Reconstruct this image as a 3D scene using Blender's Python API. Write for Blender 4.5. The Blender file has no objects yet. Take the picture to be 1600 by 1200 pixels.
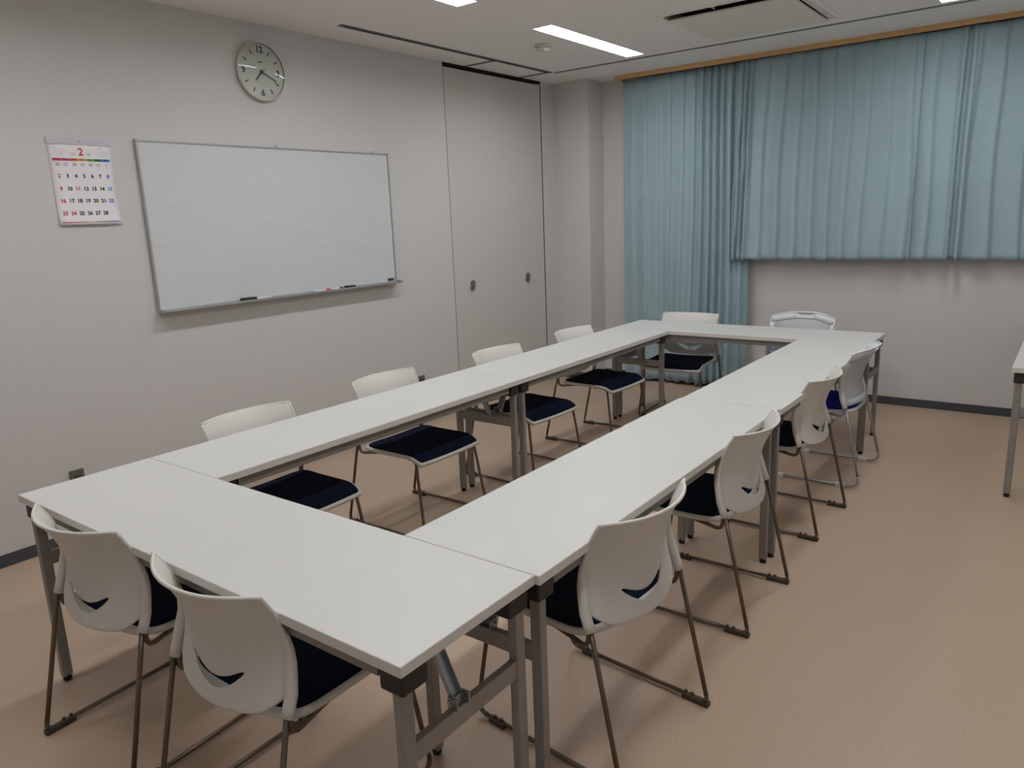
import bpy, bmesh, math, random
from mathutils import Vector, Matrix
random.seed(7)
PI = math.pi
D = bpy.data
SC = bpy.context.scene
COL = SC.collection

# ------------------------------------------------------------------ camera, world, exposure
cam_d = D.cameras.new('camera')
cam = D.objects.new('camera', cam_d)
COL.objects.link(cam)
SC.camera = cam
yaw, pitch, roll = -0.6487, -0.2189, -0.0396
_f = Vector((math.sin(yaw)*math.cos(pitch), math.cos(yaw)*math.cos(pitch), math.sin(pitch)))
_r0 = Vector((math.cos(yaw), -math.sin(yaw), 0)); _u0 = _r0.cross(_f)
_r = math.cos(roll)*_r0 + math.sin(roll)*_u0
_u = -math.sin(roll)*_r0 + math.cos(roll)*_u0
CAMLOC = Vector((2.779, -0.8955, 1.5465))
cam.matrix_world = Matrix(((_r.x, _u.x, -_f.x, CAMLOC.x), (_r.y, _u.y, -_f.y, CAMLOC.y), (_r.z, _u.z, -_f.z, CAMLOC.z), (0, 0, 0, 1)))
cam_d.sensor_width = 36
cam_d.lens = 1172.174/1600*36
cam_d.clip_start = 0.02

W = D.worlds.new('night'); SC.world = W; W.use_nodes = True
W.node_tree.nodes['Background'].inputs[0].default_value = (0.02, 0.025, 0.04, 1)
W.node_tree.nodes['Background'].inputs[1].default_value = 0.2
SC.view_settings.view_transform = 'Standard'
SC.view_settings.look = 'None'
SC.view_settings.exposure = 0.0
SC.view_settings.gamma = 1.0
SC.view_settings.use_curve_mapping = False
SC.cycles.use_denoising = True
SC.cycles.max_bounces = 8
SC.cycles.diffuse_bounces = 5
LAMP = 28.4          # radiance of the fluorescent diffusers
LAMP_COL = (0.985, 0.99, 1.0)

# ------------------------------------------------------------------ materials
def srgb(r, g, b):
    f = lambda c: (c/255/12.92) if c/255 <= .04045 else ((c/255+.055)/1.055)**2.4
    return (f(r), f(g), f(b), 1)

def mat(name, col, rough=.5, metal=0, noise=0, nscale=20, bump=0, bscale=200, spec=.5, col2=None, trans=0, coat=0):
    m = D.materials.new(name); m.use_nodes = True
    nt = m.node_tree; b = nt.nodes['Principled BSDF']
    b.inputs['Base Color'].default_value = col
    b.inputs['Roughness'].default_value = rough
    b.inputs['Metallic'].default_value = metal
    b.inputs['Specular IOR Level'].default_value = spec
    b.inputs['Transmission Weight'].default_value = trans
    b.inputs['Coat Weight'].default_value = coat
    tc = nt.nodes.new('ShaderNodeTexCoord')
    if noise or col2:
        n = nt.nodes.new('ShaderNodeTexNoise'); n.inputs['Scale'].default_value = nscale; n.inputs['Detail'].default_value = 4
        nt.links.new(tc.outputs['Object'], n.inputs['Vector'])
        mx = nt.nodes.new('ShaderNodeMix'); mx.data_type = 'RGBA'
        c2 = col2 or tuple(c*(1-noise) for c in col[:3]) + (1,)
        mx.inputs[6].default_value = col; mx.inputs[7].default_value = c2
        rr = nt.nodes.new('ShaderNodeMapRange'); rr.inputs[1].default_value = .3; rr.inputs[2].default_value = .7
        nt.links.new(n.outputs[0], rr.inputs[0]); nt.links.new(rr.outputs[0], mx.inputs[0])
        nt.links.new(mx.outputs[2], b.inputs['Base Color'])
    if bump:
        n2 = nt.nodes.new('ShaderNodeTexNoise'); n2.inputs['Scale'].default_value = bscale; n2.inputs['Detail'].default_value = 3
        nt.links.new(tc.outputs['Object'], n2.inputs['Vector'])
        bp = nt.nodes.new('ShaderNodeBump'); bp.inputs['Strength'].default_value = bump; bp.inputs['Distance'].default_value = .002
        nt.links.new(n2.outputs[0], bp.inputs['Height']); nt.links.new(bp.outputs[0], b.inputs['Normal'])
    return m

M_WALL = mat('wall_paper', srgb(205, 202, 200), .9, noise=.03, nscale=60, bump=.25, bscale=260, spec=.2)
M_DOOR = mat('door_laminate', srgb(200, 197, 192), .7, noise=.02, nscale=30, spec=.3)
M_CEIL = mat('ceiling_board', srgb(238, 235, 232), .95, noise=.08, nscale=90, bump=.5, bscale=150, spec=.1)
M_BASE = mat('baseboard_vinyl', srgb(66, 68, 74), .6)
M_VOID = mat('dark_gap', srgb(12, 12, 12), .9)
M_GREYGAP = mat('grey_gap', srgb(70, 70, 68), .8)
M_TOP = mat('table_laminate', srgb(204, 204, 201), .42, noise=.012, nscale=8, spec=.35)
M_TEDGE = mat('table_edge_band', srgb(214, 211, 206), .5)
M_STEEL = mat('painted_steel', srgb(150, 146, 141), .45, metal=.35, noise=.04, nscale=40)
M_APRON = mat('apron_steel', srgb(134, 131, 127), .5, metal=.3)
M_GALV = mat('galvanised_steel', srgb(165, 170, 174), .35, metal=.8, noise=.15, nscale=60)
M_BLACK = mat('black_plastic', srgb(38, 36, 33), .5)
M_RUBBER = mat('black_rubber', srgb(20, 18, 17), .7)
M_ROD = mat('bronze_rod', srgb(112, 101, 88), .35, metal=.75)
M_ROD2 = mat('silver_rod', srgb(165, 165, 165), .35, metal=.6)
M_GLIDE = mat('brown_plastic', srgb(62, 54, 46), .6)
M_SHELL = mat('chair_shell_plastic', srgb(210, 208, 202), .5, bump=.08, bscale=900, spec=.4)
M_SHELL2 = mat('bluish_white_plastic', srgb(212, 216, 219), .45, spec=.45)
M_NAVY = mat('navy_fabric', srgb(15, 24, 46), .95, noise=.25, nscale=300, bump=.5, bscale=1200, spec=.15)
M_BLUE = mat('blue_fabric', srgb(40, 46, 168), .95, noise=.2, nscale=300, bump=.4, bscale=1200, spec=.15)
M_WOOD = mat('wooden_rail', srgb(212, 170, 116), .55, noise=.12, nscale=12)
M_ALU = mat('aluminium', srgb(176, 178, 178), .4, metal=.7)
M_BOARD = mat('whiteboard_enamel', srgb(206, 211, 212), .28, spec=.4, coat=.15)
M_TEAL = mat('teal_print', srgb(52, 108, 116), .6)
M_HAND = mat('clock_hand', srgb(76, 104, 106), .5)
M_FACE = mat('clock_dial', srgb(214, 216, 204), .6)
M_RIM = mat('clock_rim', srgb(200, 197, 190), .5)
M_PAPER = mat('paper', srgb(232, 230, 232), .8)
M_GREYPAPER = mat('binding_strip', srgb(196, 192, 200), .6)
M_INK = mat('black_ink', srgb(48, 48, 52), .8)
M_INKR = mat('red_ink', srgb(206, 62, 84), .8)
M_INKB = mat('blue_ink', srgb(58, 128, 214), .8)
M_INKG = mat('grey_ink', srgb(160, 158, 168), .8)
M_OLIVE = mat('outlet_metal', srgb(108, 104, 92), .45, metal=.3)
M_ACP = mat('air_conditioner_panel', srgb(218, 217, 209), .7, spec=.3)
M_TRACK = mat('track_metal', srgb(104, 106, 106), .5, metal=.2)
M_DET = mat('detector_plastic', srgb(196, 194, 190), .5)
M_FRAME = mat('lamp_frame', srgb(222, 222, 220), .5)
M_MARKW = mat('marker_white', srgb(225, 222, 228), .5)
M_MARKR = mat('marker_red', srgb(206, 70, 70), .5)

def mat_floor():
    m = mat('vinyl_floor', srgb(176, 150, 128), .42, spec=.35)
    nt = m.node_tree; b = nt.nodes['Principled BSDF']
    tc = nt.nodes.new('ShaderNodeTexCoord')
    n1 = nt.nodes.new('ShaderNodeTexNoise'); n1.inputs['Scale'].default_value = 130; n1.inputs['Detail'].default_value = 6; n1.inputs['Roughness'].default_value = .7
    n2 = nt.nodes.new('ShaderNodeTexNoise'); n2.inputs['Scale'].default_value = 420; n2.inputs['Detail'].default_value = 2
    n3 = nt.nodes.new('ShaderNodeTexNoise'); n3.inputs['Scale'].default_value = 3
    for n in (n1, n2, n3): nt.links.new(tc.outputs['Object'], n.inputs['Vector'])
    r = nt.nodes.new('ShaderNodeValToRGB')
    e = r.color_ramp.elements
    e[0].position = .34; e[0].color = srgb(175, 152, 131)
    e[1].position = .68; e[1].color = srgb(189, 167, 147)
    nt.links.new(n1.outputs[0], r.inputs[0])
    r2 = nt.nodes.new('ShaderNodeValToRGB'); e = r2.color_ramp.elements
    e[0].position = .30; e[0].color = (.72, .70, .68, 1); e[1].position = .38; e[1].color = (1, 1, 1, 1)
    nt.links.new(n2.outputs[0], r2.inputs[0])
    mx = nt.nodes.new('ShaderNodeMix'); mx.data_type = 'RGBA'; mx.blend_type = 'MULTIPLY'; mx.inputs[0].default_value = .6
    nt.links.new(r.outputs[0], mx.inputs[6]); nt.links.new(r2.outputs[0], mx.inputs[7])
    nt.links.new(mx.outputs[2], b.inputs['Base Color'])
    rr = nt.nodes.new('ShaderNodeMapRange'); rr.inputs[3].default_value = .34; rr.inputs[4].default_value = .5
    nt.links.new(n3.outputs[0], rr.inputs[0]); nt.links.new(rr.outputs[0], b.inputs['Roughness'])
    return m
M_FLOOR = mat_floor()

def mat_curtain():
    m = mat('curtain_cloth', srgb(157, 180, 187), .9, noise=.06, nscale=5, spec=.1)
    nt = m.node_tree; b = nt.nodes['Principled BSDF']
    b.inputs['Sheen Weight'].default_value = .15
    tc = nt.nodes.new('ShaderNodeTexCoord'); mp = nt.nodes.new('ShaderNodeMapping')
    mp.inputs['Scale'].default_value = (900, 900, 60)
    n = nt.nodes.new('ShaderNodeTexNoise'); n.inputs['Scale'].default_value = 1
    nt.links.new(tc.outputs['Object'], mp.inputs[0]); nt.links.new(mp.outputs[0], n.inputs['Vector'])
    bp = nt.nodes.new('ShaderNodeBump'); bp.inputs['Strength'].default_value = .15; bp.inputs['Distance'].default_value = .001
    nt.links.new(n.outputs[0], bp.inputs['Height']); nt.links.new(bp.outputs[0], b.inputs['Normal'])
    return m
M_CURT = mat_curtain()

def mat_mesh():
    m = mat('chair_mesh_fabric', srgb(196, 200, 203), .8)
    nt = m.node_tree; b = nt.nodes['Principled BSDF']
    out = nt.nodes['Material Output']
    tr = nt.nodes.new('ShaderNodeBsdfTransparent'); mx = nt.nodes.new('ShaderNodeMixShader')
    mx.inputs[0].default_value = .84
    nt.links.new(tr.outputs[0], mx.inputs[1]); nt.links.new(b.outputs[0], mx.inputs[2]); nt.links.new(mx.outputs[0], out.inputs[0])
    return m
M_MESH = mat_mesh()

def mat_glass():
    m = D.materials.new('clear_cover'); m.use_nodes = True
    nt = m.node_tree; nt.nodes.remove(nt.nodes['Principled BSDF'])
    out = nt.nodes['Material Output']
    tr = nt.nodes.new('ShaderNodeBsdfTransparent'); gl = nt.nodes.new('ShaderNodeBsdfGlossy')
    gl.inputs['Roughness'].default_value = .02
    fr = nt.nodes.new('ShaderNodeFresnel'); fr.inputs[0].default_value = 1.45
    mx = nt.nodes.new('ShaderNodeMixShader')
    nt.links.new(fr.outputs[0], mx.inputs[0]); nt.links.new(tr.outputs[0], mx.inputs[1]); nt.links.new(gl.outputs[0], mx.inputs[2])
    nt.links.new(mx.outputs[0], out.inputs[0])
    return m
M_GLASS = mat_glass()

def mat_emit():
    m = D.materials.new('lit_diffuser'); m.use_nodes = True
    nt = m.node_tree; nt.nodes.remove(nt.nodes['Principled BSDF'])
    e = nt.nodes.new('ShaderNodeEmission'); e.inputs[0].default_value = LAMP_COL + (1,); e.inputs[1].default_value = LAMP
    nt.links.new(e.outputs[0], nt.nodes['Material Output'].inputs[0])
    return m
M_LIT = mat_emit()

def mat_smudged_board():
    nt = M_BOARD.node_tree; b = nt.nodes['Principled BSDF']
    tc = nt.nodes.new('ShaderNodeTexCoord'); mp = nt.nodes.new('ShaderNodeMapping')
    mp.inputs['Scale'].default_value = (1, 1.6, 9)
    n = nt.nodes.new('ShaderNodeTexNoise'); n.inputs['Scale'].default_value = 1.6; n.inputs['Detail'].default_value = 3
    nt.links.new(tc.outputs['Object'], mp.inputs[0]); nt.links.new(mp.outputs[0], n.inputs['Vector'])
    r = nt.nodes.new('ShaderNodeValToRGB'); e = r.color_ramp.elements
    e[0].position = .55; e[0].color = srgb(205, 209, 210); e[1].position = .80; e[1].color = srgb(206, 202, 204)
    nt.links.new(n.outputs[0], r.inputs[0]); nt.links.new(r.outputs[0], b.inputs['Base Color'])
mat_smudged_board()

# ------------------------------------------------------------------ helpers
def obj(name, bm, m, parent=None, smooth=False, loc=None, bevel=0, subsurf=0, solid=0, solid_off=0, auto=None):
    me = D.meshes.new(name)
    bmesh.ops.recalc_face_normals(bm, faces=bm.faces) if not solid else None
    bm.to_mesh(me); bm.free()
    me.materials.append(m)
    if smooth:
        for p in me.polygons: p.use_smooth = True
    o = D.objects.new(name, me); COL.objects.link(o)
    if parent: o.parent = parent
    if loc: o.location = loc
    if solid:
        s = o.modifiers.new('s', 'SOLIDIFY'); s.thickness = solid; s.offset = solid_off
    if bevel:
        b = o.modifiers.new('b', 'BEVEL'); b.width = bevel; b.segments = 2; b.limit_method = 'ANGLE'
    if subsurf:
        b = o.modifiers.new('u', 'SUBSURF'); b.levels = subsurf; b.render_levels = subsurf
    return o

def thing(name, label, cat, loc=(0, 0, 0), rz=0, group=None):
    o = D.objects.new(name, None); COL.objects.link(o); o.empty_display_size = .05
    o.location = loc; o.rotation_euler = (0, 0, rz)
    o['label'] = label; o['category'] = cat
    if group: o['group'] = group
    return o

def tag(o, label, cat, group=None):
    o['label'] = label; o['category'] = cat
    if group: o['group'] = group
    return o

def struct(o, label=None):
    o['kind'] = 'structure'
    if label: o['label'] = label
    return o

def box(bm, x0, y0, z0, x1, y1, z1):
    v = [bm.verts.new(p) for p in ((x0,y0,z0),(x1,y0,z0),(x1,y1,z0),(x0,y1,z0),(x0,y0,z1),(x1,y0,z1),(x1,y1,z1),(x0,y1,z1))]
    for f in ((3,2,1,0),(4,5,6,7),(0,1,5,4),(1,2,6,5),(2,3,7,6),(3,0,4,7)):
        bm.faces.new([v[i] for i in f])
    return bm

def bx(x0, y0, z0, x1, y1, z1):
    return box(bmesh.new(), x0, y0, z0, x1, y1, z1)

def round_path(pts, rad, n=6):
    pts = [Vector(p) for p in pts]; out = [pts[0]]
    for i in range(1, len(pts)-1):
        a, b, c = pts[i-1], pts[i], pts[i+1]
        r = rad[i] if isinstance(rad, (list, tuple)) else rad
        d0 = (a-b).normalized(); d1 = (c-b).normalized()
        t = min(r, (a-b).length*.49, (c-b).length*.49)
        p0 = b+d0*t; p1 = b+d1*t
        for k in range(n+1):
            s = k/n
            out.append((1-s)**2*p0 + 2*s*(1-s)*b + s*s*p1)
    out.append(pts[-1]); return out

def tube(bm, pts, r, seg=10, caps=True, rz=None):
    """sweep a circle (or ellipse with widths list) along pts"""
    pts = [Vector(p) for p in pts]; rings = []
    N = len(pts); prev = None
    for i, p in enumerate(pts):
        t = (pts[min(i+1, N-1)]-pts[max(i-1, 0)]).normalized()
        if prev is None:
            up = Vector((0, 0, 1)) if abs(t.z) < .9 else Vector((1, 0, 0))
            a = t.cross(up).normalized()
        else:
            a = (prev - t*prev.dot(t)).normalized()
        prev = a; b = t.cross(a)
        rr = r[i] if isinstance(r, (list, tuple)) else r
        rings.append([bm.verts.new(p + (a*math.cos(2*PI*k/seg) + b*math.sin(2*PI*k/seg))*rr) for k in range(seg)])
    for i in range(N-1):
        for k in range(seg):
            bm.faces.new((rings[i][k], rings[i][(k+1) % seg], rings[i+1][(k+1) % seg], rings[i+1][k]))
    if caps:
        bm.faces.new(rings[0][::-1]); bm.faces.new(rings[-1])
    return bm

def cyl(bm, c, axis, r, h, seg=24, r2=None):
    c = Vector(c); ax = Vector(axis).normalized()
    return tube(bm, [c, c+ax*h], [r, r if r2 is None else r2], seg)

def grid(bm, P, nu, nv, wrap=False):
    V = [[bm.verts.new(P(i/(nu), j/(nv))) for i in range(nu+1)] for j in range(nv+1)]
    for j in range(nv):
        for i in range(nu):
            bm.faces.new((V[j][i], V[j][i+1], V[j+1][i+1], V[j+1][i]))
    return V

def dup(root, loc, rz, label, name=None):
    r = root.copy(); COL.objects.link(r); r.location = loc; r.rotation_euler = (0, 0, rz); r['label'] = label
    for ch in list(root.children):
        c = ch.copy(); COL.objects.link(c); c.parent = r
        for g in ch.children:
            d = g.copy(); COL.objects.link(d); d.parent = c
    return r

def text_mesh(s, size, align='CENTER', bold=0.0, shear=0):
    cu = D.curves.new('t', 'FONT'); cu.body = s; cu.size = size; cu.align_x = align; cu.align_y = 'CENTER'; cu.offset = bold; cu.shear = shear
    cu.resolution_u = 3
    o = D.objects.new('t', cu); COL.objects.link(o)
    dg = bpy.context.evaluated_depsgraph_get(); dg.update()
    me = D.meshes.new_from_object(o.evaluated_get(dg))
    D.objects.remove(o); D.curves.remove(cu)
    return me

# ------------------------------------------------------------------ room shell
XL, YF, ZC = -1.212, 5.417, 2.706
XR, YB = 3.17, -1.75
DY0, DY1 = 3.662, 4.952      # partition door in the left wall
PX, PY = -0.842, 5.155       # corner pillar
struct(obj('floor', bx(XL-.15, YB-.1, -.1, XR+.1, YF+.15, 0), M_FLOOR))
bm = bmesh.new()
box(bm, XL-.12, YB, 0, XL, DY0-.006, ZC); box(bm, XL-.12, DY1+.006, 0, XL, YF, ZC)
wl = struct(obj('wall_left', bm, M_WALL))
bm = bmesh.new()
box(bm, XL-.12, YF, 0, XR, YF+.12, ZC)
struct(obj('wall_back', bm, M_WALL))
struct(obj('wall_right', bx(XR, YB, 0, XR+.1, YF, ZC), M_WALL))
struct(obj('wall_front', bx(XL-.12, YB-.1, 0, XR, YB, ZC), M_WALL))
struct(obj('trim_1', bx(XL, PY, 0, PX, YF, ZC), M_WALL), 'boxed-out wall pillar in the far left corner')
# backing behind the door
bm = bmesh.new(); box(bm, XL-.12, DY0-.006, 0, XL-.06, DY1+.006, ZC)
struct(obj('trim_2', bm, M_VOID), 'dark recess around the sliding partition door')
d = struct(obj('door_1', bx(XL-.058, DY0+.004, .004, XL-.004, DY1-.004, 2.676), M_DOOR), 'flush grey partition door with two round catches')
for y in (3.893, 4.676):
    h = obj('door_handle', bmesh.new(), M_OLIVE, d)
    b2 = bmesh.new(); cyl(b2, (XL-.006, y, 1.022), (1, 0, 0), .027, .012, 20); cyl(b2, (XL-.006, y-.012, .990), (1, 0, 0), .021, .018, 20)
    b2.to_mesh(h.data); b2.free()
    k = obj('thumb_turn', bx(XL+.006, y-.012, 1.006, XL+.017, y-.006, 1.038), M_STEEL, h)
# door edge strips
for y in (DY0-.003, DY1+.003):
    o = obj('edge_strip', bx(XL-.05, y-.0045, 0, XL-.0015, y+.0045, 2.676), M_GREYGAP, d)
# baseboards
def baseb(name, *a):
    struct(obj(name, bx(*a), M_BASE, bevel=.002))
baseb('baseboard_left', XL, YB, 0, XL+.008, DY0-.01, .062)
baseb('baseboard_back', PX, YF-.008, 0, XR, YF, .062)
bm = bmesh.new(); box(bm, XL, PY-.008, 0, PX+.008, PY, .062); box(bm, PX, PY, 0, PX+.008, YF-.008, .062); box(bm, XL, DY1+.01, 0, XL+.008, PY-.008, .062)
struct(obj('baseboard_pillar', bm, M_BASE))
baseb('baseboard_right', XR-.008, YB, 0, XR, YF-.01, .062)

# ceiling with openings for lamps: boards laid between the openings
LIGHTS = [(-.08, 3.335, 4.59), (-.08, 1.35, 2.605), (2.03, 3.36, 4.625), (2.03, 1.37, 2.63), (-.08, -.63, .62), (2.03, -.62, .64)]
LW = .075
AC = (.55, 3.64, 1.42, 4.53)
holes = [(x-LW, y0, x+LW, y1) for x, y0, y1 in LIGHTS] + [(AC[0]+.03, AC[1]+.03, AC[2]-.03, AC[3]-.03)]
xs = sorted(set([XL-.12, XR+.1] + [h[0] for h in holes] + [h[2] for h in holes]))
bm = bmesh.new()
for i in range(len(xs)-1):
    xa, xb = xs[i], xs[i+1]
    hs = sorted([(h[1], h[3]) for h in holes if h[0] < (xa+xb)/2 < h[2]])
    y = YB-.1
    for a, b_ in hs:
        box(bm, xa, y, ZC, xb, a, ZC+.1); y = b_
    box(bm, xa, y, ZC, xb, YF+.12, ZC+.1)
bmesh.ops.remove_doubles(bm, verts=bm.verts, dist=1e-5)
struct(obj('ceiling', bm, M_CEIL))
# dark partition tracks and trim lines on the ceiling
def trim(n, m, *a):
    return struct(obj('trim_%d' % n, bx(*a), m))
t = trim(3, M_TRACK, -.925, 2.40, ZC-.004, -.880, 4.66, ZC+.001)
obj('slot', bx(-.915, 2.43, ZC-.006, -.893, 4.65, ZC-.003), M_GREYGAP, t)
trim(4, M_TRACK, XL+.01, 3.90, ZC-.004, -.925, 3.935, ZC+.001)
trim(5, M_TRACK, XL+.01, 4.62, ZC-.004, -.925, 4.655, ZC+.001)
t = trim(6, M_TRACK, -.880, 4.68, ZC-.003, XR, 4.712, ZC+.001)
trim(7, M_VOID, XL-.03, DY0, 2.690, XL+.004, DY1, ZC)

# ------------------------------------------------------------------ ceiling lamps
bm_g = 'recessed fluorescent lamps in the ceiling'
def lamp(i, x, y0, y1, lab):
    t = thing('ceiling_light', lab, 'ceiling light', (x, (y0+y1)/2, ZC), 0, bm_g)
    L = (y1-y0)/2; w = LW
    b = bmesh.new()
    box(b, -w, -L, 0, -w+.004, L, .09); box(b, w-.004, -L, 0, w, L, .09); box(b, -w, -L, 0, w, -L+.004, .09); box(b, -w, L-.004, 0, w, L, .09); box(b, -w, -L, .085, w, L, .09)
    obj('housing', b, M_FRAME, t)
    obj('diffuser', bx(-w+.004, -L+.004, .022, w-.004, L-.004, .028), M_LIT, t)
labs = ['lit strip lamp in ceiling beside the domed detector', 'lit strip lamp cut by the top edge, left of the detector', 'lit strip lamp at the far right above the curtains',
        'lit strip lamp over the middle of the right table row', 'lit strip lamp over the near table and the two near chairs', 'lit strip lamp over the camera side of the right table row']
for i, (x, y0, y1) in enumerate(LIGHTS):
    lamp(i, x, y0, y1, labs[i])

# ------------------------------------------------------------------ air conditioner
ac = thing('air_conditioner', 'square ceiling cassette air conditioner with dark gap around its lowered panel', 'air conditioner', ((AC[0]+AC[2])/2, (AC[1]+AC[3])/2, ZC))
hx_, hy_ = (AC[2]-AC[0])/2, (AC[3]-AC[1])/2
b = bmesh.new()
for a in ((-hx_, -hy_, hx_, -hy_+.022), (-hx_, hy_-.035, hx_, hy_), (-hx_, -hy_+.035, -hx_+.035, hy_-.035), (hx_-.035, -hy_+.035, hx_, hy_-.035)):
    box(b, a[0], a[1], -.004, a[2], a[3], .02)
obj('bezel', b, M_CEIL, ac)
obj('recess', bx(-hx_+.03, -hy_+.03, .06, hx_-.03, hy_-.03, .065), M_VOID, ac)
b = bmesh.new()
pz = -.020
box(b, -hx_+.045, -hy_+.095, pz, hx_-.080, hy_-.03, pz+.014)
obj('grille_panel', b, M_ACP, ac, bevel=.006)
obj('louvre', bx(hx_-.078, -hy_+.035, -.001, hx_-.040, hy_-.035, .005), M_ACP, ac)
obj('side_lip', bx(-hx_+.035, -hy_+.035, pz+.004, -hx_+.045, hy_-.035, pz+.012), M_ACP, ac)
for sx in (-.1, .18):
    obj('louvre_clip', bx(sx, -hy_+.022, .0, sx+.008, -hy_+.095, .01), M_ACP, ac)

# ------------------------------------------------------------------ detector
det = thing('heat_detector', 'round white domed detector on the ceiling left of the strip lamp', 'detector', (-.362, 3.76, ZC))
b = bmesh.new(); tube(b, [(0, 0, 0), (0, 0, -.014), (0, 0, -.02)], [.060, .060, .055], 28); obj('base_plate', b, M_DET, det, True, bevel=0)
b = bmesh.new(); tube(b, [(0, 0, -.02), (0, 0, -.03), (0, 0, -.04), (0, 0, -.046), (0, 0, -.048)], [.050, .047, .037, .021, .008], 28); obj('dome', b, M_DET, det, True)

# ------------------------------------------------------------------ whiteboard
wb = thing('whiteboard', 'large wall whiteboard with aluminium frame and pen tray', 'whiteboard', (XL, 2.104, 1.565))
hw, hh = .9, .45
obj('board_panel', bx(.003, -hw+.008, -hh+.008, .016, hw-.008, hh-.008), M_BOARD, wb)
b = bmesh.new(); box(b, .002, -hw, hh-.011, .021, hw, hh); box(b, .002, -hw, -hh+.0, .021, hw, -hh+.012); box(b, .002, -hw, -hh+.012, .021, -hw+.011, hh-.011); box(b, .002, hw-.011, -hh+.012, .021, hw, hh-.011)
obj('frame', b, M_ALU, wb, bevel=.002)
b = bmesh.new(); box(b, .021, -hw+.002, -hh+.0, .075, hw-.002, -hh+.004); box(b, .072, -hw+.002, -hh+.004, .075, hw-.002, -hh+.012)
obj('pen_tray', b, M_ALU, wb, bevel=.001)
for s in (-1, 1):
    obj('tray_end_cap', bx(.021, s*hw-.004, -hh-.003, .078, s*hw+.004, -hh+.016), M_ALU, wb, bevel=.002)
for s in (-1, 1):
    obj('corner_cap', bx(.001, s*(hw-.006)-.008, hh-.014, .023, s*(hw-.006)+.008, hh+.002), M_ALU, wb, bevel=.003)
for yy in (-.02, .78):
    obj('hanging_hook', bx(.0, yy-.008, hh, .006, yy+.008, hh+.012), M_ALU, wb)
TZ = 1.565-hh+.004
# pens on the tray
def pen(y, ln, capm, bodym, lab, capfront=True, name='marker_pen'):
    t = thing(name, lab, 'marker', (XL+.05, y, TZ+.008), 0, None)
    b = bmesh.new(); tube(b, [(0, -ln/2, 0), (0, ln*.18, 0)], [.0075, .0075], 12); obj('barrel', b, bodym, t, True)
    b = bmesh.new(); tube(b, [(0, ln*.18, 0), (0, ln/2-.004, 0), (0, ln/2, 0)], [.0082, .0082, .006], 12); obj('cap', b, capm, t, True)
    return t
er = thing('board_eraser', 'black board eraser on the tray, nearest the calendar', 'eraser', (XL+.048, 1.745, TZ))
obj('felt_pad', bx(-.022, -.045, 0, .022, .045, .008), M_RUBBER, er)
obj('grip', bx(-.022, -.045, .008, .022, .045, .021), M_BLACK, er, bevel=.004)
er2 = thing('board_eraser', 'small black eraser toward the right end of the tray', 'eraser', (XL+.048, 2.535, TZ))
obj('felt_pad', bx(-.02, -.036, 0, .02, .036, .007), M_RUBBER, er2)
obj('grip', bx(-.02, -.036, .007, .02, .036, .018), M_BLACK, er2, bevel=.004)
pen(1.85, .10, M_MARKW, M_MARKW, 'plain white marker just right of the left eraser')
pen(2.30, .13, M_MARKR, M_MARKW, 'white marker with a red cap on the tray')
pen(2.42, .10, M_BLACK, M_MARKW, 'white marker with a black cap beside the small eraser')
mg = thing('magnet_bar', 'small dark magnet at the lower right corner of the board', 'magnet', (XL+.016, 2.945, 1.142))
obj('bar', bx(0, -.026, -.008, .01, .026, .008), M_BLACK, mg, bevel=.002)
obj('grip_line', bx(.010, -.018, -.002, .0115, .018, .002), M_GREYGAP, mg)

# ------------------------------------------------------------------ wall clock
ck = thing('wall_clock', 'round wall clock with pale dial and teal numerals above the whiteboard', 'clock', (XL, 2.017, 2.436))
R = .163
def yz(bm, rr):   # lathe about x
    rings = []
    for x, r in rr:
        rings.append([bm.verts.new((x, r*math.cos(2*PI*k/48), r*math.sin(2*PI*k/48))) for k in range(48)])
    for a, b_ in zip(rings, rings[1:]):
        for k in range(48): bm.faces.new((a[k], a[(k+1) % 48], b_[(k+1) % 48], b_[k]))
    return rings
b = bmesh.new(); rg = yz(b, [(0, R*.93), (.010, R*.97), (.026, R), (.034, R), (.036, R-.004), (.030, R-.007)]); obj('rim', b, M_RIM, ck, True)
b = bmesh.new(); rg = yz(b, [(.020, R-.006), (.024, R-.007)]); b.faces.new(rg[1]); b.faces.new(rg[0][::-1]); obj('dial', b, M_FACE, ck)
b = bmesh.new()
prof = [(.034+.016*(1-(q)**2), (R-.005)*q) for q in [1-.046*i for i in range(21)]]
rg = yz(b, prof); b.faces.new(rg[-1]); obj('glass', b, M_GLASS, ck, True)
def on_dial(me, ang=None, rr=0, tilt=0, x=.0246):
    # text built in XY -> dial plane (YZ), facing +x
    M = Matrix(((0, 0, 1, x), (1, 0, 0, rr*math.sin(ang or 0)), (0, 1, 0, rr*math.cos(ang or 0)), (0, 0, 0, 1)))
    me.transform(M); return me
for k, s in enumerate(('12', '3', '6', '9')):
    me = text_mesh(s, .050, bold=.0022); on_dial(me, k*PI/2, .118 if k != 0 else .122)
    me.materials.append(M_TEAL); o = D.objects.new('numeral', me); COL.objects.link(o); o.parent = ck
def bar(name, ang, r0, r1, w, m, x=.0246, w2=None, parent=None):
    w2 = w2 or w; bm = bmesh.new(); d_ = Vector((0, math.sin(ang), math.cos(ang))); n = Vector((0, math.cos(ang), -math.sin(ang))); X = Vector((1, 0, 0))
    vs = []
    for xx in (x, x+.0012):
        for r_, ww in ((r0, w), (r1, w2)):
            for s in (-1, 1): vs.append(bm.verts.new(d_*r_ + n*s*ww/2 + X*xx))
    for f in ((0, 1, 3, 2), (4, 6, 7, 5), (0, 4, 5, 1), (2, 3, 7, 6), (0, 2, 6, 4), (1, 5, 7, 3)): bm.faces.new([vs[i] for i in f])
    return obj(name, bm, m, ck)
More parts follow.
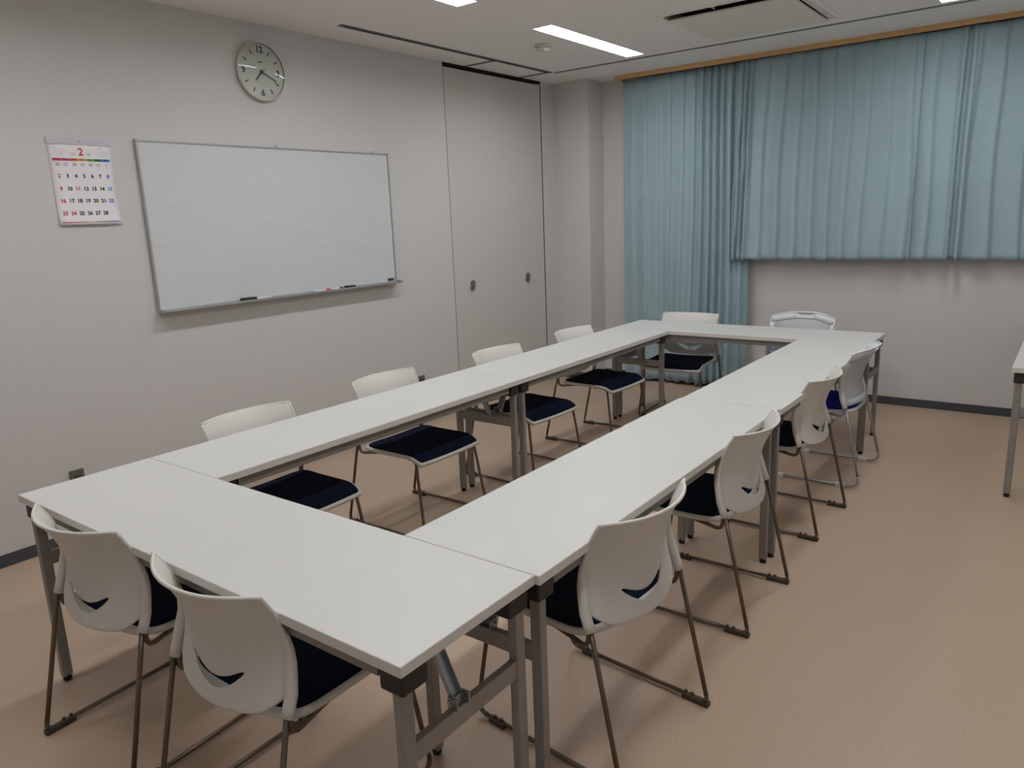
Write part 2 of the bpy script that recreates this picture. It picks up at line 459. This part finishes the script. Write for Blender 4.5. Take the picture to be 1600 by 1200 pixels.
for k in range(12):
    if k % 3: bar('hour_mark', k*PI/6, .106, .133, .0068, M_TEAL)
bar('hour_hand', math.radians(219.5), -.012, .062, .011, M_HAND, .0275, .008)
bar('minute_hand', math.radians(115), -.014, .108, .008, M_HAND, .030, .0055)
bar('second_hand', math.radians(57), -.03, .03, .002, M_HAND, .032)
b = bmesh.new(); cyl(b, (.025, 0, 0), (1, 0, 0), .008, .01, 16); obj('centre_cap', b, M_HAND, ck)
bar('brand_mark', 0, .052, .058, .030, M_HAND, .0246)
b = bmesh.new(); box(b, .0246, -.026, -.062, .0250, .026, -.0605); obj('dial_print', b, M_INKG, ck)

# ------------------------------------------------------------------ calendar
CY0, CY1, CZ0, CZ1 = .782, 1.078, 1.592, 2.004
cal = thing('wall_calendar', 'paper February wall calendar with rainbow bar left of whiteboard', 'calendar', (XL, (CY0+CY1)/2, CZ0))
cw, chh = CY1-CY0, CZ1-CZ0
b = bmesh.new()
def PS(u, v):
    curl = .010*max(0, 1-v*4)**2
    return (.003+curl+.002*math.sin(u*3), (u-.5)*cw, v*(chh-.028))
grid(b, PS, 8, 16)
obj('sheet', b, M_PAPER, cal, True, solid=.0006)
obj('binding_strip', bx(.0015, -cw/2-.002, chh-.030, .008, cw/2+.002, chh), M_GREYPAPER, cal)
obj('hanging_hole', bx(.008, -.008, chh-.019, .0085, .008, chh-.013), M_INKG, cal)
def calprint(name, items, m):
    """items: (text,size,y,z,bold) all joined as flat print"""
    bmj = bmesh.new()
    for s, size, y, z, bold in items:
        me = text_mesh(s, size, bold=bold)
        v = z/(chh-.028); x = .0046+.010*max(0, 1-v*4)**2+.002*math.sin(((y/cw)+.5)*3)
        me.transform(Matrix(((0, 0, 1, x), (1, 0, 0, y), (0, 1, 0, z), (0, 0, 0, 1))))
        bmj.from_mesh(me); D.meshes.remove(me)
    o = obj(name, bmj, m, cal); return o
rows = [['26', '27', '28', '29', '30', '31', '1'], ['2', '3', '4', '5', '6', '7', '8'], ['9', '10', '11', '12', '13', '14', '15'], ['16', '17', '18', '19', '20', '21', '22'], ['23', '24', '25', '26', '27', '28', '1']]
zr = [.287, .232, .172, .114, .054]
K, Rr, Bb, G = [], [], [], []
for i, row in enumerate(rows):
    for j, s in enumerate(row):
        y = (j-3)*.0385; it = (s, .0245 if i else .020, y, zr[i], .0009 if i else .0004)
        if i == 0 and j < 6: G.append(it)
        elif i == 4 and j == 6: G.append((s, .018, y, zr[i], 0))
        elif j == 0 or s in ('11', '24') : Rr.append(it)
        elif j == 6: Bb.append(it)
        else: K.append(it)
Rr.append(('2', .050, .0, .346, .0012))
G += [('2025', .013, -.037, .336, 0), ('FEB', .013, .036, .336, 0)]
for sgn, nm in ((-1, 'Jan'), (1, 'Mar')):
    G.append((nm, .011, sgn*.105-.01, .368, 0))
    for q in range(4): G.append((('1  2  3  4  5  6  7', '8 9 10 11 12 13 14', '15 16 17 18 19 20', '22 23 24 25 26')[q], .0062, sgn*.103, .355-q*.0085, 0))
calprint('black_dates', K, M_INK); calprint('red_dates', Rr, M_INKR); calprint('blue_dates', Bb, M_INKB); calprint('grey_dates', G, M_INKG)
rain = [(196, 60, 86), (206, 88, 128), (214, 96, 66), (226, 168, 70), (128, 172, 72), (60, 128, 84), (52, 122, 206)]
days = ['SUN', 'MON', 'TUE', 'WED', 'THU', 'FRI', 'SAT']
for k, c in enumerate(rain):
    mm = mat('rainbow_ink_%s' % days[k].lower(), srgb(*c), .8)
    y0 = -cw/2+.013+k*(cw-.026)/7; y1 = y0+(cw-.026)/7
    obj('weekday_bar', bx(.0040, y0, .304, .0062, y1, .316), mm, cal)
    me = text_mesh(days[k], .010, bold=.0003); me.transform(Matrix(((0, 0, 1, .0065), (1, 0, 0, (y0+y1)/2), (0, 1, 0, .310), (0, 0, 0, 1)))); me.materials.append(M_GREYGAP)
    o = D.objects.new('weekday_name', me); COL.objects.link(o); o.parent = cal
    v = .012/(chh-.028); xx = .0046+.010*(1-v*4)**2
    obj('colour_line', bx(xx, y0, .010, xx+.0018, y1, .0135), mm, cal)

# ------------------------------------------------------------------ outlets
for (y, lab) in ((.664, 'metal wall outlet low on the left wall, near the near-left table corner'), (3.204, 'metal wall outlet low on the left wall behind the row of chairs')):
    o = thing('wall_outlet', lab, 'outlet', (XL, y, .32), 0, 'metal outlets on the left wall')
    obj('cover_plate', bx(0, -.034, -.056, .014, .034, .058), M_OLIVE, o, bevel=.003)
    for z in (-.025, .02):
        s = obj('socket', bx(.012, -.018, z-.012, .016, .018, z+.012), M_GREYGAP, o, bevel=.002)

# ------------------------------------------------------------------ curtains
rl = thing('curtain_rail', 'wooden curtain pelmet rail along the ceiling above the curtains', 'curtain rail', (0, 5.30, ZC))
obj('wooden_board', bx(-.615, -.07, -.034, XR, -.045, 0), M_WOOD, rl, bevel=.002)
obj('end_board', bx(-.615, -.045, -.034, -.595, .114, 0), M_WOOD, rl, bevel=.002)
obj('track', bx(-.58, .005, -.018, XR-.01, .03, 0), M_ALU, rl)
def hsh(i, s=0):
    return (math.sin(i*127.1+s*311.7)*43758.5453) % 1
def fold(ph, sharp):
    # asymmetric pleat: gentle slope then crisp ridge
    t = ph % 1
    a = t/.80 if t < .80 else (1-t)/.20
    s = a*a*(3-2*a)
    return (s**sharp)
def curtain(x0, x1, z0, z1, y0, seed, segs, amp, label, hem=0.0, lean=0.0):
    """segs: list of (x, period, amp multiplier) key points"""
    t = thing('curtain', label, 'curtain', ((x0+x1)/2, y0, z1), 0, None)
    # phase table
    N = int((x1-x0)/.006)
    ph = [0]; am = []
    for i in range(N+1):
        x = x0+(x1-x0)*i/N
        p, a = segs[-1][1:]
        for (xa, pa, aa), (xb, pb, ab) in zip(segs, segs[1:]):
            if xa <= x < xb:
                p, a = pa, aa
        k = int(ph[-1]); p = p*(.8+.4*hsh(k, seed))
        am.append(a); ph.append(ph[-1]+(x1-x0)/N/p)
    # smooth amplitude
    for _ in range(6): am = [am[0]]+[(am[i-1]+am[i]*2+am[i+1])/4 for i in range(1, N)]+[am[-1]]
    NZ = 44
    b = bmesh.new()
    cx = (x0+x1)/2
    def P(u, v):
        i = min(int(round(u*N)), N); x = x0+(x1-x0)*u
        h = v   # 0 bottom 1 top
        pp = ph[i] + .10*math.sin(h*3+seed)*math.sin(x*9+seed) + .05*math.sin(h*7+x*5)
        k = int(pp)
        loc = amp*am[i]*(.75+.5*hsh(k, seed+3))
        f = fold(pp, 1.25)*loc*(1.12-.35*h)
        tp = max(0, (h-.93)/.07)
        pinch = (math.sin(pp*2*PI)*.012)*tp + .010*tp*((pp % 1) > .8)
        low = (1-h)
        f2 = .010*low*math.sin(x*2*PI/.37+seed) + .004*low*math.sin(x*2*PI/.29+seed*2+h*1.5)
        z = z0+(z1-z0)*v
        if v == 0: z += hem*math.sin(x*2*PI/.23+seed)+hem*.6*math.sin(x*2*PI/.097+seed)
        return (x-cx + lean*(1-h)*(1-u)**2, -(f+f2+pinch)+.012, z-z1)
    grid(b, P, N, NZ)
    o = obj('cloth', b, M_CURT, t, True, solid=.0022)
    hk = bmesh.new()
    nh = int((x1-x0)/.1)
    for i in range(nh+1):
        xx = -(x1-x0)/2+.03+i*(x1-x0-.06)/nh
        tube(hk, [(xx, .004, -.01), (xx, .006, .012), (xx, .014, .018)], .0022, 6)
    obj('curtain_hooks', hk, M_ALU, t)['kind'] = 'stuff'
    return t
c1 = curtain(-.592, .575, .028, 2.672, 5.335, 1.3, [(-.6, .13, .7), (.0, .085, .9), (.10, .07, 1.6), (.40, .08, 1.2), (.6, .1, 1)], .036, 'floor-length pale blue curtain at the left end of the rail', hem=.006)
c2 = curtain(.475, 1.775, 1.128, 2.672, 5.285, 4.1, [(.4, .045, 1.3), (.60, .135, .8), (1.5, .15, .8), (1.8, .15, .8)], .040, 'short pale blue curtain overlapping the floor-length one', hem=.004, lean=-.04)
c3 = curtain(1.735, XR-.02, 1.128, 2.672, 5.310, 8.2, [(1.7, .155, .9), (2.0, .06, 2.6), (2.09, .15, .9), (4.5, .15, .9)], .036, 'short pale blue curtain at the right end with a deep dark crease', hem=.004)

# ------------------------------------------------------------------ tables
TL, TWD, TH = 1.8, .4544, .70
def make_table(label):
    """local: centre of footprint origin, long axis x, z 0 floor"""
    t = thing('folding_table', label, 'table', (0, 0, 0), 0, 'white folding tables set in a ring')
    lx, ly = TL/2, TWD/2
    tt = obj('tabletop', bx(-lx, -ly, TH-.025, lx, ly, TH), M_TEDGE, t, bevel=.0012)
    obj('laminate', bx(-lx+.001, -ly+.001, TH-.003, lx-.001, ly-.001, TH+.0006), M_TOP, tt)
    for s in (-1, 1):
        obj('apron_rail', bx(-lx+.09, s*(ly-.030)-.010, TH-.062, lx-.09, s*(ly-.030)+.010, TH-.025), M_APRON, t)
    for s in (-1, 1):
        xo, xi = lx-.038, lx-.038
        for q in (-1, 1):
            b = bmesh.new()
            X0, X1 = sorted((s*(lx-.012), s*(lx-.078))); Y0, Y1 = sorted((q*(ly-.012), q*(ly-.088)))
            box(b, X0, Y0, TH-.082, X1, Y1, TH-.025)
            obj('corner_bracket', b, M_BLACK, t, bevel=.005)
            cx, cy = s*(lx-.036), q*(ly-.034)
            b = bmesh.new(); box(b, cx-.0135, cy-.0165, .018, cx+.0135, cy+.0165, TH-.06)
            lg = obj('leg', b, M_STEEL, t, bevel=.003)
            b = bmesh.new(); tube(b, [(cx, cy, 0), (cx, cy, .006), (cx, cy, .022)], [.0125, .0145, .0145], 14)
            obj('foot_cap', b, M_RUBBER, lg)
        cx = s*(lx-.036)
        cb = obj('crossbar', bx(cx-.010, -ly+.05, .440, cx+.010, ly-.05, .487), M_STEEL, t, bevel=.002)
        # folding stay, a channel from the underside down to the crossbar
        b = bmesh.new()
        x0, z0, x1, z1 = s*(lx-.125), TH-.045, s*(lx-.040), .484
        yc = -.027
        dx, dz = x1-x0, z1-z0; Ln = math.hypot(dx, dz); nx, nz = -dz/Ln, dx/Ln
        def plate(w0, w1, off0, off1):
            vs = []
            for px_, pz_ in ((x0, z0), (x1, z1)):
                for off in (off0, off1):
                    for w_ in (w0, w1): vs.append(b.verts.new((px_+nx*off, yc+w_, pz_+nz*off)))
            for f in ((0, 1, 3, 2), (4, 6, 7, 5), (0, 4, 5, 1), (2, 3, 7, 6), (0, 2, 6, 4), (1, 5, 7, 3)): b.faces.new([vs[i] for i in f])
        plate(-.016, .016, 0, .002); plate(-.016, -.014, .002, .013); plate(.014, .016, .002, .013)
        st = obj('folding_stay', b, M_GALV, t)
        b = bmesh.new(); box(b, cx-.014, yc-.022, .484, cx+.014, yc-.018, .512); box(b, cx-.014, yc+.018, .484, cx+.014, yc+.022, .512); tube(b, [(cx-s*.006, yc-.028, .502), (cx-s*.006, yc+.024, .502)], .0045, 10)
        obj('hinge', b, M_GALV, st)
        b = bmesh.new(); box(b, s*(lx-.15)-.02, yc-.02, TH-.06, s*(lx-.15)+.02, yc+.02, TH-.025); obj('stay_bracket', b, M_BLACK, st)
    return t
g = .0025
y1 = TWD+g; y2 = y1+TL+g; y3 = y2+TL+g
xr = TL+.0136
T0 = make_table('white folding table across the near end of the ring')
T0.location = (TL/2, TWD/2, 0)
H = PI/2
dup(T0, (TWD/2, y1+TL/2, 0), H, 'white folding table, near one of the left row')
dup(T0, (TWD/2, y2+TL/2, 0), H, 'white folding table, far one of the left row')
dup(T0, (xr-TWD/2, y1+TL/2, 0), H, 'white folding table, near one of the right row')
dup(T0, (xr-TWD/2+.0096, y2+TL/2, 0), H, 'white folding table, far one of the right row')
dup(T0, (TL/2, y3+TWD/2, 0), 0, 'white folding table across the far end before the curtains')
t7 = dup(T0, (2.558+TWD/2, 3.655+.9-.045, 0), H, 'white folding table alone at the right edge of the photo')
t7['group'] = 'white folding table apart from the ring'; del t7['group']

# ------------------------------------------------------------------ chairs (local: rear floor line centre, +y forward)
RODR = .0074
def back_shell(width_top, width_mid, width_bot, zt, slot=True, nx=28):
    """returns bmesh of backrest shell; y forward; x side"""
    bm = bmesh.new()
    def hw_(z):
        if z > .60: return width_mid+(width_top-width_mid)*((z-.60)/(zt-.60))**1.5
        return width_bot+(width_mid-width_bot)*((z-.43)/.17 if z > .43 else 0)
    def yy(x, z):
        # side line profile
        keys = [(.38, .075), (.455, .100), (.52, .122), (.58, .130), (.64, .120), (.70, .098), (.76, .066), (.80, .045)]
        for (za, ya), (zb, yb) in zip(keys, keys[1:]):
            if z <= zb or zb == .80:
                tt = (z-za)/(zb-za); ys = ya+(yb-ya)*tt; break
        dep = .046+.030*max(0, (z-.42)/.34)
        return ys - dep*(1-min(1, abs(x)/.215)**2.2) + .012
    zs_c, zs_w = .470, .105
    rows_low, rows_up = 4, 12
    def zb(x):
        a = min(1, abs(x)/width_bot); return .424+.024*a**2+.034*max(0, (a-.72)/.28)**1.5
    def ztp(x):
        a = min(1, abs(x)/width_top); return zt-.006*(1-a*a)
    def zslot(x, up):
        base = .480+.044*(abs(x)/.105)**2 if abs(x) < .105 else .524+.02*((abs(x)-.105)/.11)
        if abs(x) < zs_w:
            d_ = .013*(1-(abs(x)/zs_w)**2)**.5
            return base+d_*(1 if up else -1)
        return base
    us = [-1+2*i/nx for i in range(nx+1)]
    def col(u):
        # returns list of verts bottom->slotlow, slotup->top
        lo = []; up = []
        xm = u*width_bot
        # x varies with z; use iterative
        def X(z): return u*hw_(z)
        x_ = u*width_bot
        b0 = zb(x_); s0 = zslot(u*.222, False); s1 = zslot(u*.222, True)
        for k in range(rows_low+1):
            z = b0+(s0-b0)*k/rows_low; lo.append((X(z), yy(X(z), z), z))
        t0 = ztp(u*width_top)
        for k in range(rows_up+1):
            z = s1+(t0-s1)*k/rows_up; up.append((X(z), yy(X(z), z), z))
        return lo, up
    L, U = [], []
    for u in us:
        lo, up = col(u)
        lv = [bm.verts.new(p) for p in lo]
        if slot and abs(u*.222) < zs_w-.0001:
            uv = [bm.verts.new(p) for p in up]
        else:
            uv = [lv[-1]]+[bm.verts.new(p) for p in up[1:]]
        L.append(lv); U.append(uv)
    for i in range(nx):
        for k in range(rows_low): bm.faces.new((L[i][k], L[i+1][k], L[i+1][k+1], L[i][k+1]))
        for k in range(rows_up): bm.faces.new((U[i][k], U[i+1][k], U[i+1][k+1], U[i][k+1]))
    if not slot: bmesh.ops.remove_doubles(bm, verts=bm.verts, dist=1e-5)
    return bm, hw_, yy

def seat_mesh(hwid, s0, s1, lift, nx=18, ny=22, dip=.010, n_=3.2, bulge=.035):
    bm = bmesh.new()
    def P(u, v):
        # squircle-ish outline: rear edge bulges backwards in the middle
        a = 2*u-1
        s_r = s0+bulge*(abs(a)**5)
        s = s_r+(s1-s_r)*v
        hwv = hwid*(1-.05*max(0, (.10-v)/.10)**2)
        if v > .94: hwv *= 1-.03*((v-.94)/.06)
        x = a*hwv
        z = .432-dip*(1-a*a)*(1-.4*v)
        if s > s1-.09: z -= .034*((s-(s1-.09))/.09)**2
        if v < .25: z += .004*((.25-v)/.25)
        return (x, s, z+lift)
    grid(bm, P, nx, ny); return bm

def make_chair(label, kind='A'):
    A = kind == 'A'
    t = thing('stacking_chair' if A else 'mesh_back_chair', label, 'chair', (0, 0, 0), 0, None)
    shell = M_SHELL if A else M_SHELL2
    rod = M_ROD if A else M_ROD2
    zt = .757 if A else .775
    fx = .243 if A else .262
    wt, wm, wb_ = (.222, .218, .212) if A else (.232, .222, .212)
    if A:
        bmb, hwf, yy = back_shell(wt, wm, wb_, zt, True)
        bk = obj('backrest', bmb, shell, t, True, solid=.006, subsurf=1)
    else:
        bmb, hwf, yy = back_shell(wt, wm, wb_, zt, False)
        bmb.free()
        # white frame with mesh panel and a handle slot in the top bar
        def pt(u, z): x = u*hwf(z); return (x, yy(x, z), z)
        def topz(u): return zt-.026*abs(u)**2.2
        fr = bmesh.new()
        n = 26
        def strip(fa, fb, n, m_=2):
            grid(fr, lambda a, c: pt(*[fa(a)[k]*(1-c)+fb(a)[k]*c for k in (0, 1)]), n, m_)
        hs0, hs1 = -.28, .28
        # top band: two bands leaving the handle opening between them
        outer = lambda a: (2*a-1, topz(2*a-1)); mid1 = lambda a: (2*a-1, topz(2*a-1)-.010)
        inner = lambda a: ((2*a-1)*.9, topz(2*a-1)-.048)
        strip(outer, mid1, n, 1)
        L_ = lambda a: (-1+a*.70, 0); R_ = lambda a: (.30+a*.70, 0)
        for q0, q1 in ((-1, -.30), (.30, 1)):
            strip(lambda a: (q0+(q1-q0)*a, topz(q0+(q1-q0)*a)-.010), lambda a: ((q0+(q1-q0)*a)*(.9 if abs(q0+(q1-q0)*a) > .5 else 1), topz(q0+(q1-q0)*a)-.050), 10, 2)
        strip(lambda a: (-.30+.6*a, topz(-.30+.6*a)-.010-.018*(1-abs(2*a-1)**3)), lambda a: (-.30+.6*a, topz(-.30+.6*a)-.050), 10, 2)
        for sg in (-1, 1):
            strip(lambda a: (sg, .455+(topz(1)-.05-.455)*a), lambda a: (sg*.86, .455+(topz(1)-.05-.455)*a), 12, 2)
        strip(lambda a: (2*a-1, .452), lambda a: (2*a-1, .485), 20, 2)
        bk = obj('backrest', fr, shell, t, True, solid=.010)
        mm = bmesh.new()
        grid(mm, lambda a, c: pt((2*a-1)*.90, .478+(topz(2*a-1)-.044-.478)*c), 18, 14)
        obj('mesh_panel', mm, M_MESH, t, True, solid=.0015)
    # side sleeves / posts, left and right
    for sg in (-1, 1):
        pts = []; rad = []
        for z in (.448, .47, .50, .54, .57, .60, .63, .66, .70, .735, zt-.006) if A else (.448, .47, .50, .54, .57, .60, .63, .66, .70, zt-.040):
            x = sg*(hwf(z)+.010*(1 if z < .58 else max(0, 1-(z-.58)/.08)) - .002)
            if z < .50: x = sg*(.232+(.232-.232)*0) if A else sg*.236
            elif z < .60: x = sg*((.232 if A else .236)*(1-(z-.5)/.1)+(hwf(z)+.004)*((z-.5)/.1))
            pts.append((x, yy(sg*hwf(z), z)-.006*min(1, max(0, (.62-z)/.08)), z))
            rad.append(.0125 if z < .56 else .0125-.0065*min(1, (z-.56)/.10) if z < .66 else .0055)
        b = bmesh.new(); tube(b, pts, rad, 14)
        for v_ in b.verts:      # flatten the lower sleeve into a broad oval
            k_ = min(1, max(0, (.60-v_.co.z)/.05))
            x_c = sg*.229
            v_.co.x = x_c+(v_.co.x-x_c)*(1+.45*k_)
        obj('side_sleeve', b, shell, t, True, subsurf=0)
    if A:
        # rolled top edge bead
        b = bmesh.new()
        tube(b, [(u*wt, yy(u*wt, zt-.003), zt-.003-.005*(1-u*u)) for u in [-1+2*i/24 for i in range(25)]], .0052, 8); obj('top_edge', b, shell, t, True)
    # seat
    pan = obj('seat_pan', seat_mesh(.228, .108 if A else .070, .534, -.002, bulge=.034 if A else .055), shell, t, True, solid=.018, solid_off=-1)
    cu = obj('seat_cushion', seat_mesh(.2205, .124 if A else .080, .5285, .008, bulge=.030 if A else .050), M_NAVY if A else M_BLUE, t, True, solid=.016, solid_off=-1, subsurf=1)
    # side frames: hook under the sleeve, rail under the seat, front leg, runner, rear leg
    zr_ = .0145
    for sg in (-1, 1):
        hk = round_path([(sg*.232, .107, .47), (sg*.232, .112, .396), (sg*.224, .172, .404), (sg*.219, .24, .414)], [.0, .030, .03, .0])
        b = bmesh.new(); tube(b, hk, RODR); obj('seat_rail', b, rod, t, True)
        rb = .025 if A else .06
        pth = round_path([(sg*.214, .40, .415), (sg*.216, .490, .408), (sg*fx, .548, zr_), (sg*fx, 0.0, zr_), (sg*.2335, .105, .47)], [0, .03, rb+.02, rb, 0], 8)
        # split into front leg, runner, rear leg
        b = bmesh.new(); k1 = 1+9+9; k2 = k1+9
        tube(b, pth[:k1], RODR); obj('front_leg', b, rod, t, True)
        b = bmesh.new(); tube(b, pth[k1-1:k1+9], RODR); obj('floor_runner', b, rod, t, True)
        b = bmesh.new(); tube(b, pth[k1+8:], RODR); obj('rear_leg', b, rod, t, True)
        if A:
            b = bmesh.new(); box(b, sg*fx-.011, -.004, .0, sg*fx+.011, .088, .017)
            for yy_ in (.055, .078): cyl(b, (sg*fx, yy_, .012), (0, 0, 1), .008, .016, 10, .005)
            obj('rear_glide', b, M_GLIDE, t, bevel=.002)
            b = bmesh.new(); box(b, sg*fx-.011, .430, .0, sg*fx+.011, .490, .017)
            for yy_ in (.445, .472): cyl(b, (sg*fx, yy_, .012), (0, 0, 1), .008, .016, 10, .005)
            obj('front_glide', b, M_GLIDE, t, bevel=.002)
        else:
            for nm, ya, yb_ in (('rear_glide', .075, .125), ('front_glide', .41, .46)):
                b = bmesh.new(); box(b, sg*fx-.010, ya, 0, sg*fx+.010, yb_, .026); obj(nm, b, M_SHELL2, t, bevel=.005)
    b = bmesh.new(); tube(b, [(-.17, .36, .393), (.17, .36, .393)], .0055); obj('cross_rod', b, rod, t)
    return t

def place(ch, x, y, ang):
    """ang: world heading of the seat front in degrees"""
    ch.location = (x, y, 0); ch.rotation_euler = (0, 0, math.radians(ang-90))

CH = [
 # x, y of rear floor line, heading, label
 (.545, -.128, 93.5, 'white shell chair at the near table, left of its neighbour'),
 (1.198, -.123, 91, 'white shell chair at the near table, nearest to the camera'),
 (1.948, .892, 174.5, 'white shell chair at the right row, nearest to the camera'),
 (1.936, 1.835, 180.5, 'white shell chair at the right row, second from the camera'),
 (1.925, 2.81, 179, 'white shell chair at the right row, third from the camera'),
 (-.165, .95, 0, 'white shell chair at the left row, nearest, seat half hidden by near table'),
 (-.195, 1.80, 0, 'white shell chair at the left row, second, under the near outlet'),
 (-.135, 2.70, -3, 'white shell chair at the left row, third, in front of the door'),
 (-.122, 3.566, -2, 'white shell chair at the left row, farthest, before the corner pillar'),
 (.372, 4.70, 275, 'white shell chair at the far table in front of the long curtain'),
]
GR = 'white stacking chairs with navy seats'
c0 = make_chair(CH[0][3]); c0['group'] = GR
for i, (x, y, a, lab) in enumerate(CH):
    c = c0 if i == 0 else dup(c0, (0, 0, 0), 0, lab)
    place(c, x, y, a)
m0 = make_chair('white mesh-back chair with bright blue seat at the far end of the right row', 'B'); m0['group'] = 'mesh back chairs'
place(m0, 1.93, 3.62, 180)
m1 = dup(m0, (0, 0, 0), 0, 'white mesh-back chair with handle slot at the far table')
place(m1, 1.19, 4.86, 269)
